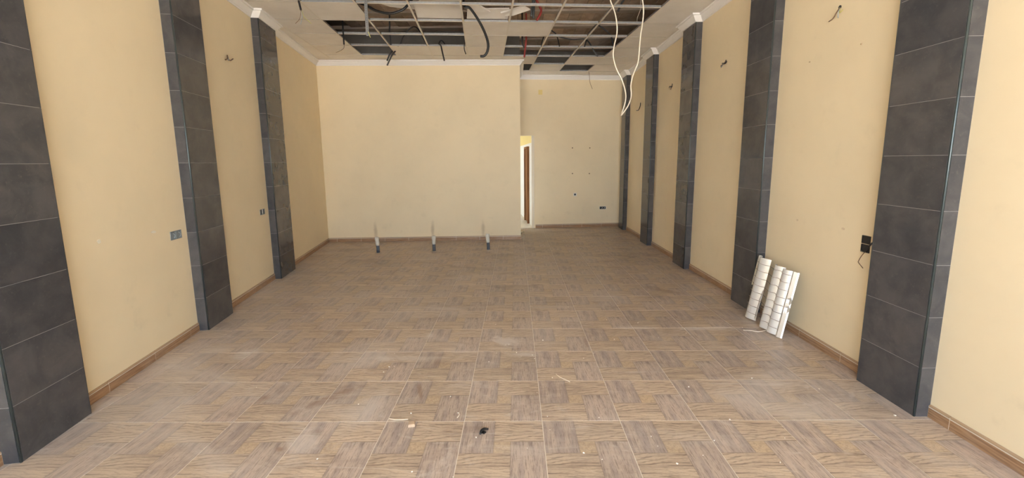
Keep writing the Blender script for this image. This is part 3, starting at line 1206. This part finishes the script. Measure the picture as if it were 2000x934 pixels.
tuft('L', 444, 109, 'small curl of dark wires high on the slanting wall',
     [([(444, 108), (445, 114), (449, 118), (455, 115)], WIRE_BR, .006), ([(445, 110), (446, 116), (446, 118)], WIRE_BL, .005), ([(444, 114), (441, 117), (440, 116)], WIRE_BR, .005)], False)
tuft('R', 1641, 14, 'three wires hanging from a hole above the leaning reflector',
     [([(1641, 14), (1634, 24), (1627, 36), (1619, 42)], WIRE_BR, .0035), ([(1641, 16), (1637, 25), (1637, 35)], WIRE_BL, .003), ([(1641, 16), (1640, 25), (1646, 19)], WIRE_YG, .003)])
tuft('R', 1418, 119, 'tuft of dark wires between the middle pilaster and the reflector pilaster',
     [([(1418, 119), (1414, 124), (1408, 129)], WIRE_BR, .006), ([(1419, 120), (1416, 124), (1411, 124)], BLACKP, .008), ([(1417, 121), (1413, 125), (1408, 132)], WIRE_BL, .004)])
tuft('R', 1313, 164, 'forked dark wires between the middle pilaster and its neighbour towards the corner',
     [([(1313, 164), (1312, 170), (1308, 169)], BLACKP, .007), ([(1312, 168), (1311, 172), (1310, 175)], WIRE_BR, .006), ([(1312, 168), (1308, 170), (1307, 171)], WIRE_BR, .005)], False)
tuft('R', 1251, 201, 'single long curved dark wire between the two pilasters of the far corner',
     [([(1251, 201), (1250, 208), (1247, 215), (1243, 216)], BLACKP, .007)], False)

# wall plugs left in the walls
for kind, u, v, lab, grp in ((
        'F', 1118, 289, 'brown screw plug of the four-plug square on the far wall', 'four plugs on the far wall'),
        ('F', 1152, 289, 'brown screw plug of the four-plug square on the far wall', 'four plugs on the far wall'),
        ('F', 1118, 339, 'brown screw plug of the four-plug square on the far wall', 'four plugs on the far wall'),
        ('F', 1151, 339, 'brown screw plug of the four-plug square on the far wall', 'four plugs on the far wall'),
        ('R', 1683, 86, 'small plug high on the wall, near the tiled pilaster with the socket', None),
        ('R', 1582, 121, 'small plug high on the wall, near the pilaster behind the reflector', None)):
    q = on_wall(kind, u, v)
    a, n = wall_frame(kind)
    r = 0.014 if kind == 'F' else 0.006
    mb = MB().tube([q - n * 0.003, q + n * 0.003, q + n * 0.009], r, 9, rad=lambda t, i: (r, r, r * 0.45)[i])
    tag(mb.build('wall_plug', PLUG if kind == 'F' else PLUG_T), lab, 'wall plug', grp)
for kind, u, v, r_, lab in (('L', 300, 453, .024, 'ragged white plaster patch beside the grey double socket box'),
                            ('L', 193, 472, .020, 'ragged white plaster patch midway along the first slanting wall bay'),
                            ('R', 1557, 430, .014, 'small plaster fill mark above the leaning reflector'),
                            ('R', 1647, 447, .016, 'small plaster fill mark beside the black socket box')):
    o = wall_root('plaster_patch', lab, 'plaster patch', kind, u, v)
    n = 9
    pl = [(math.cos(6.283 * i / n) * r_ * random.uniform(.5, 1.3), math.sin(6.283 * i / n) * r_ * random.uniform(.4, .8)) for i in range(n)]
    mb = MB().prism(pl, -0.001, 0.003, inset=0.001)
    mb.v = [(p[0], p[2], p[1]) for p in mb.v]
    mb.build('patch', plain('plaster_fill', (0.80, 0.74, 0.62), 0.9) if kind == 'L' else plain('plaster_fill_tan', (0.72, 0.58, 0.40), .9), o)


# ------------------------------------------------------------------ conduits and cables of the stripped ceiling
def conduit(path, r, mat, name, label, cat='conduit', ribbed=True, step=0.008, group=None, sides=8, parts=()):
    P = curve(path, step if ribbed else 0.025)
    rad = (lambda t, i: r * (1.0 if i % 2 else 0.86)) if ribbed else None
    mb = MB().tube(P, r, sides, rad=rad)
    if parts:
        o = thing(name, label, cat, tuple(path[0]))
        inv = Vector(path[0])
        mb.v = [tuple(Vector(p) - inv) for p in mb.v]
        mb.build('sheath', mat, o, smooth=True)
        for pts, m2, r2 in parts:
            w = MB().tube(curve([Vector(p) - inv for p in pts], 0.02), r2, 6)
            w.build('wire', m2, o, smooth=True)
        return o
    return tag(mb.build(name, mat, smooth=True), label, cat, group)


def py(pts, y):
    return [at_y(u, v, y if not isinstance(y, (list, tuple)) else y[i]) for i, (u, v) in enumerate(pts)]


def hang(pts, y, z=SLAB + 0.0):
    """path from pixels at depth y with its upper end carried up to the slab"""
    P = py(pts, y)
    if P[0].z < z - 0.05:
        P = [Vector((P[0].x, P[0].y + 0.02, z))] + P
    return P


def lie(pts, y):
    """path from pixels at depth y whose upper end lies back over the ceiling tiles"""
    P = py(pts, y)
    top = max(P[0].z, CEIL + 0.05)
    return [Vector((P[0].x + 0.06, y + 0.42, CEIL + 0.03)), Vector((P[0].x + 0.02, y + 0.15, top + 0.01))] + P


def ends(P):
    """both ends carried down onto the ceiling tee below them"""
    a, b = P[0].copy(), P[-1].copy()
    a.z = b.z = CEIL + 0.012
    a.x -= 0.05
    b.x += 0.05
    return [a] + P + [b]


conduit(hang([(583, -6), (585, 8), (588, 20)], 5.0), 0.0125, BLACKP, 'hanging_conduit', 'black conduit with splayed bare wires hanging near the slanting wall cornice',
        parts=[(py([(588, 20), (587, 32), (583, 40), (577, 46)], 5.0), WIRE_BR, .003), (py([(589, 20), (590, 34), (587, 48)], 5.0), WIRE_BL, .003), (py([(589, 20), (594, 33), (608, 46)], 5.0), WIRE_YG, .003)])
conduit(hang([(669, 38), (670, 60), (672, 87)], 6.25), 0.012, BLACKP, 'hanging_conduit', 'black conduit with one bent thin wire hanging by the ceiling gap edge',
        parts=[(py([(672, 87), (672, 93), (667, 98), (656, 103)], 6.25), WIRE_BR, .003), (py([(672, 88), (669, 96), (661, 98)], 6.25), WIRE_BL, .002)])
conduit(lie([(766, 100), (761, 106), (756, 119)], 7.25), 0.013, BLACKP, 'hanging_conduit', 'shorter of two black conduits sticking out above the back wall cornice')
conduit(lie([(771, 101), (764, 111), (756, 128)], 7.22), 0.013, BLACKP, 'hanging_conduit', 'longer of two black conduits sticking out above the back wall cornice')
conduit(lie([(857, 85), (861, 89), (864, 102), (868, 119)], 6.7), 0.012, BLACKP, 'hanging_conduit', 'straight black conduit hanging above the middle of the back wall')
conduit(lie([(907, 87), (907, 97), (910, 106)], 6.75), 0.008, BLACKP, 'hanging_conduit', 'thin short black conduit at the ceiling gap corner beside the big curved one')
conduit(hang([(906, 6), (918, 16), (933, 37), (946, 62), (953, 84), (952, 100), (946, 109), (938, 110)], 5.32), 0.0165, BLACKP, 'hanging_conduit',
        'thick black conduit hanging in a long hook from the broken tiles', step=0.01, sides=10)
conduit([at_y(698, 4, 5.42), at_y(716, 11, 5.42), at_y(735, 21, 5.42), at_y(762, 26.5, 5.42), at_y(785, 20, 5.42), at_y(797, 9, 5.42), at_y(806, -4, 5.42)], 0.0165, BLACKP,
        'sagging_conduit', 'thick black conduit sagging in a loop beside the hanging metal strip', step=0.01, sides=10)
conduit(hang([(761, 48), (761, 62), (764, 88)], 6.9), 0.014, GREYP, 'plenum_conduit', 'dark conduit standing upright inside the ceiling void behind the arched one')
conduit(ends(py([(781, 88), (788, 72), (796, 60), (808, 52.5), (818, 58), (828, 76)], 6.93)), 0.012, BLACKP, 'plenum_conduit', 'black conduit arching inside the ceiling void next to the hanging strip')
o = thing('conduit_bundle', 'pair of dark grey conduits hanging beside the red conduit', 'conduit', tuple(at_y(1042, 0, 5.45)))
base = at_y(1042, 0, 5.45)
for pts in ([(1041, -14), (1040, 10), (1037, 32)], [(1044, -14), (1043, 12), (1042, 36)]):
    P = [Vector(p) - base for p in hang(pts, 5.45)]
    MB().tube(curve(P, 0.01), 0.014, 8, rad=lambda t, i: 0.014 * (1 if i % 2 else .87)).build('conduit', GREYP, o, smooth=True)
conduit(hang([(1044, -10), (1052, 8), (1057, 20), (1054, 30), (1048, 40)], 5.75), 0.016, REDP, 'red_conduit', 'red conduit curving down beside the pair of dark conduits', step=0.01)
conduit(hang([(1028, 70), (1027, 84), (1024, 112)], 6.9), 0.015, REDP, 'red_conduit', 'red conduit inside the ceiling void near the end of the back wall', step=0.01)
conduit(hang([(1020, 70), (1020, 84), (1024, 93)], 6.75), 0.012, BLACKP, 'plenum_conduit', 'short black conduit crossing in front of the farther red conduit')
conduit(hang([(1220, -8), (1213, 8), (1207, 22)], 5.45), 0.014, GREYP, 'plenum_conduit', 'dark conduit slanting down between the two white cable strands')
conduit(ends(py([(1148, 69), (1157, 57), (1166, 49), (1180, 57), (1193, 70)], 7.12)), 0.012, BLACKP, 'plenum_conduit', 'black conduit slanting in the ceiling void behind the white cable')
conduit(ends(py([(1062, 72), (1069, 62), (1074, 58), (1079, 61), (1087, 69)], 7.10)), 0.011, BLACKP, 'plenum_conduit', 'short black conduit end beside the ceiling runner above the doorway side')
conduit(py([(1090, 71), (1104, 75), (1120, 77), (1141, 76), (1148, 80), (1155, 90), (1162, 103), (1168, 110)], [7.3, 7.3, 7.3, 7.3, 7.25, 7.2, 7.2, 7.2]), 0.012, GREYP, 'plenum_conduit',
        'long dark conduit running level then dropping in the far ceiling gap', step=0.012)
# thin wires by the far cornice
o = conduit(hang([(1149, 136), (1151, 146), (1152, 160), (1157, 174)], 9.05, CEIL + 0.06), 0.004, WIRE_BR, 'dangling_wire', 'thin brown wire dangling over the far wall cornice', 'wire', ribbed=False)
conduit(hang([(1251, 14), (1249, 24), (1245, 34), (1244, 42)], 6.2), 0.004, WCABLE, 'dangling_wire', 'thin whitish wire dangling deep inside the ceiling gap', 'wire', ribbed=False)
# white cable loop
yl = 4.75
stA = py([(1190, -30), (1192, 0), (1199, 18), (1204, 40), (1205, 65), (1199, 92), (1198, 112), (1204, 135), (1215, 157), (1222, 182), (1221, 200), (1213, 226)], yl)
stB = py([(1213, 226), (1226, 208), (1233, 188), (1232, 168), (1236, 148), (1246, 122), (1249, 95), (1251, 70), (1255, 45), (1257, 20), (1255, 0), (1252, -30)], yl - 0.06)
stA = [Vector((stA[0].x - 0.03, yl + 0.05, SLAB))] + stA
stB = stB + [Vector((stB[-1].x - 0.05, yl, SLAB))]
o = thing('white_cable', 'long white cable hanging in a narrow loop from the ceiling gap', 'cable', tuple(stA[0]))
for st_ in (stA, stB):
    P = [Vector(p) - stA[0] for p in st_]
    MB().tube(curve(P, 0.03), 0.0068, 8).build('cable_strand', WCABLE, o, smooth=True)
# hanging perforated metal strip
yS = 4.95
tp, bt = at_y(712.5, -20, yS), at_y(718, 70, yS)
o = thing('metal_strip', 'galvanised ceiling strip dangling loose below the ceiling grid', 'metal strip', tuple(bt))
ax = (Vector((tp.x, tp.y, SLAB)) - bt)
L = ax.length
ax.normalize()
sidev = Vector((1, 0.25, 0)).normalized()
sidev = (sidev - ax * sidev.dot(ax)).normalized()
nv = ax.cross(sidev)
M_ = Matrix((sidev, nv, ax)).transposed().to_4x4()
mb = MB()
mb.box((-0.017, -0.0006, 0), (0.017, 0.0006, L), 0, M_)
mb.box((-0.017, -0.0006, 0), (-0.0155, 0.020, L), 0, M_)
mb.box((0.0155, -0.0006, 0), (0.017, 0.020, L), 0, M_)
mb.build('channel', plain('dull_zinc', (0.17, 0.165, 0.16), 0.5, 0.3, var=.3, scale=50), o)
mb = MB()
for k in range(int(L / 0.025)):
    mb.box((-0.003, -0.0016, 0.01 + k * 0.025), (0.003, -0.0005, 0.020 + k * 0.025), 0, M_)
mb.build('slots', GREYP, o)
o['label'] = 'galvanised ceiling strip dangling loose below the ceiling grid'
w0, w1 = at_y(719, 62, yS), at_y(723.5, 73, yS)
MB().tube([w0 - bt, w1 - bt], 0.004, 6).build('cut_end', WIRE_YG, o)


# ------------------------------------------------------------------ broken ceiling tiles lying loose on the grid
def shard(label, poly, th=0.016):
    """flat broken tile from a list of 3D corners lying roughly in one plane"""
    P = [Vector(p) for p in poly]
    n = (P[1] - P[0]).cross(P[2] - P[0]).normalized()
    if n.z < 0:
        n = -n
    c = sum(P, Vector()) / len(P)
    mb = MB()
    k = len(P)
    mb.v = [tuple(p - c) for p in P] + [tuple(p - c + n * th) for p in P]
    mb.f = [tuple(range(k)), tuple(k + i for i in reversed(range(k)))]
    mb.f += [(i, (i + 1) % k, k + (i + 1) % k, k + i) for i in range(k)]
    mb.mi = [0] * len(mb.f)
    me = mb.mesh('broken_tile', CTILE)
    bm = bmesh.new()
    bm.from_mesh(me)
    bmesh.ops.recalc_face_normals(bm, faces=bm.faces)
    bm.to_mesh(me)
    bm.free()
    o = link('broken_tile', me, None, tuple(c))
    return tag(o, label, 'ceiling tile', 'broken ceiling tiles')


def gz(k, j, fx, fy_, z):
    w = g2w(GX0 + (k + fx) * P_, GY0 + (j + fy_) * P_)
    return Vector((w[0], w[1], z))


# tile tipped up with its far edge on the tee, near edge torn
def tip(k, j, pts, rise, base=CEIL + 0.03):
    return [gz(k, j, fx, f2, base + (1 - f2) * rise) for fx, f2 in pts]


shard('ceiling tile with a torn corner tipped up next to the sagging conduit',
      tip(3, 0, [(0.03, 0.97), (0.03, 0.40), (0.12, 0.36), (0.20, 0.24), (0.27, 0.19), (0.55, 0.17), (0.80, 0.19), (0.97, 0.16), (0.97, 0.97)], 0.09))
shard('narrow torn ceiling tile strip standing on the grid behind the hooked conduit',
      tip(4, 0, [(0.08, 0.97), (0.11, 0.62), (0.55, 0.60), (0.98, 0.58), (0.97, 0.97)], 0.12))
shard('triangular torn ceiling tile piece above the hooked conduit',
      [at_y(906, 16, 5.47), at_y(913, 12.5, 5.42), at_y(918, 8, 5.36), at_y(932, 9, 5.36), at_y(958, 24, 5.52), at_y(925, 23, 5.53)])
shard('torn ceiling tile piece jutting out beside the dark conduit pair',
      [at_y(978, 26, 5.55), at_y(1005, 18, 5.48), at_y(1023, 13, 5.42), at_y(1035.5, 19.5, 5.46), at_y(1002, 31, 5.60), at_y(985, 31, 5.62)])
shard('long thin torn ceiling tile sliver above the sagging conduit',
      [at_y(742, 7, 5.62), at_y(768, 9, 5.6), at_y(812, 11, 5.6), at_y(822, 13, 5.6), at_y(812, 18.5, 5.66), at_y(796, 17.5, 5.68), at_y(762, 13.5, 5.68)], 0.014)
shard('whole loose ceiling tile slid over the grid in the front gap', tip(3, -1, [(0.1, 0.95), (0.1, 0.2), (0.9, 0.2), (0.9, 0.95)], 0.02))


# ------------------------------------------------------------------ litter on the floor
def chip(size, seed):
    rr = random.Random(seed)
    mb = MB()
    n = rr.randint(4, 6)
    pl = [(math.cos(6.283 * i / n) * size * rr.uniform(.55, 1.2), math.sin(6.283 * i / n) * size * rr.uniform(.45, .9)) for i in range(n)]
    mb.prism(pl, -0.0004, size * rr.uniform(.4, .8), inset=size * 0.15)
    return mb


chips = [chip(1.0, s_).mesh('plaster_crumb', CRUMB) for s_ in range(6)]
spots = [(1079, 738 - 0), (760, 717), (749, 727), (770, 716), (735, 685), (759, 684), (771, 691), (895, 807), (803, 808), (620, 897), (640, 725), (805, 922), (885, 932), (1074, 840),
         (1069, 814), (1170, 816), (1285, 872), (1272, 853), (1322, 906), (1524, 904), (1533, 856), (1373, 890), (1176, 898), (1140, 885), (1345, 756), (1449, 729), (1468, 739), (1748, 812), (945, 826),
         (930, 855), (1030, 876), (880, 775), (1049, 767), (710, 603), (735, 627), (631, 620), (593, 618), (630, 580), (776, 640), (660, 555), (1010, 570), (1110, 600), (1185, 625), (1246, 631),
         (1193, 566), (1180, 558), (1340, 651), (1450, 640), (1110, 582), (950, 557), (968, 634), (1060, 665), (994, 673), (988, 674), (1009, 689), (1018, 696), (1040, 694), (970, 690), (955, 707),
         (1044, 701), (1086, 655), (848, 530), (886, 530), (1410, 579), (1430, 590), (1286, 660), (1140, 700), (1160, 690), (1200, 663), (505, 604), (560, 750), (501, 757), (700, 790), (1600, 760),
         (1425, 820), (1395, 861), (1570, 640)]
random.seed(11)
for i, (u, v) in enumerate(spots):
    q = on_z(u, v)
    sz = random.uniform(0.003, 0.0065)
    o = link('plaster_crumb', chips[i % 6], None, (q.x, q.y, 0), random.random() * 6)
    o.scale = (sz, sz, sz)
    tag(o, 'tiny white plaster crumb lying on the wood-look floor tiles', 'crumb', 'white plaster crumbs on the floor')
q = on_z(804, 831)
o = chip(1.0, 31)
o = MB().prism([(-0.021, -0.016), (0.017, -0.020), (0.022, 0.014), (-0.015, 0.019)], -0.0005, 0.016, inset=0.003).build('tan_chip', TANC, None, (q.x, q.y, 0), 0.3)
tag(o, 'tan square chip of plaster lying on the wood-look tiles', 'chip')
q = on_z(945, 845)
o = thing('black_plastic_bit', 'small black curled bit of plastic lying on the tiles', 'plastic bit', (q.x, q.y, 0), 0.9)
MB().tube(curve([(-0.030, 0, 0.006), (-0.012, 0.007, 0.013), (0.010, 0.005, 0.014), (0.030, -0.006, 0.008)], 0.006), 0.008, 8, rad=lambda t, i: 0.0085 - 0.003 * abs(2 * t - 1)).build('curl', BLACKP, o, smooth=True)
MB().box((-0.012, -0.012, 0.0), (0.006, 0.004, 0.006)).build('tab', BLACKP, o)
for pts, lab in (([(1086, 731), (1094, 737), (1103, 741), (1113, 746)], 'thin white wire scrap lying on the tiles below the plaster scuffs'),
                 ([(760, 818), (772, 820), (784, 820), (797, 819)], 'thin pale wire scrap lying along a joint beside the tan chip'),
                 ([(893, 816), (897, 811), (896, 806)], 'short curled white wire scrap lying between the tan chip and black plastic')):
    P = [on_z(u, v, 0.002) for u, v in pts]
    tag(MB().tube(curve(P, 0.02), 0.0022, 6).build('wire_scrap', WCABLE, smooth=True), lab, 'wire scrap')
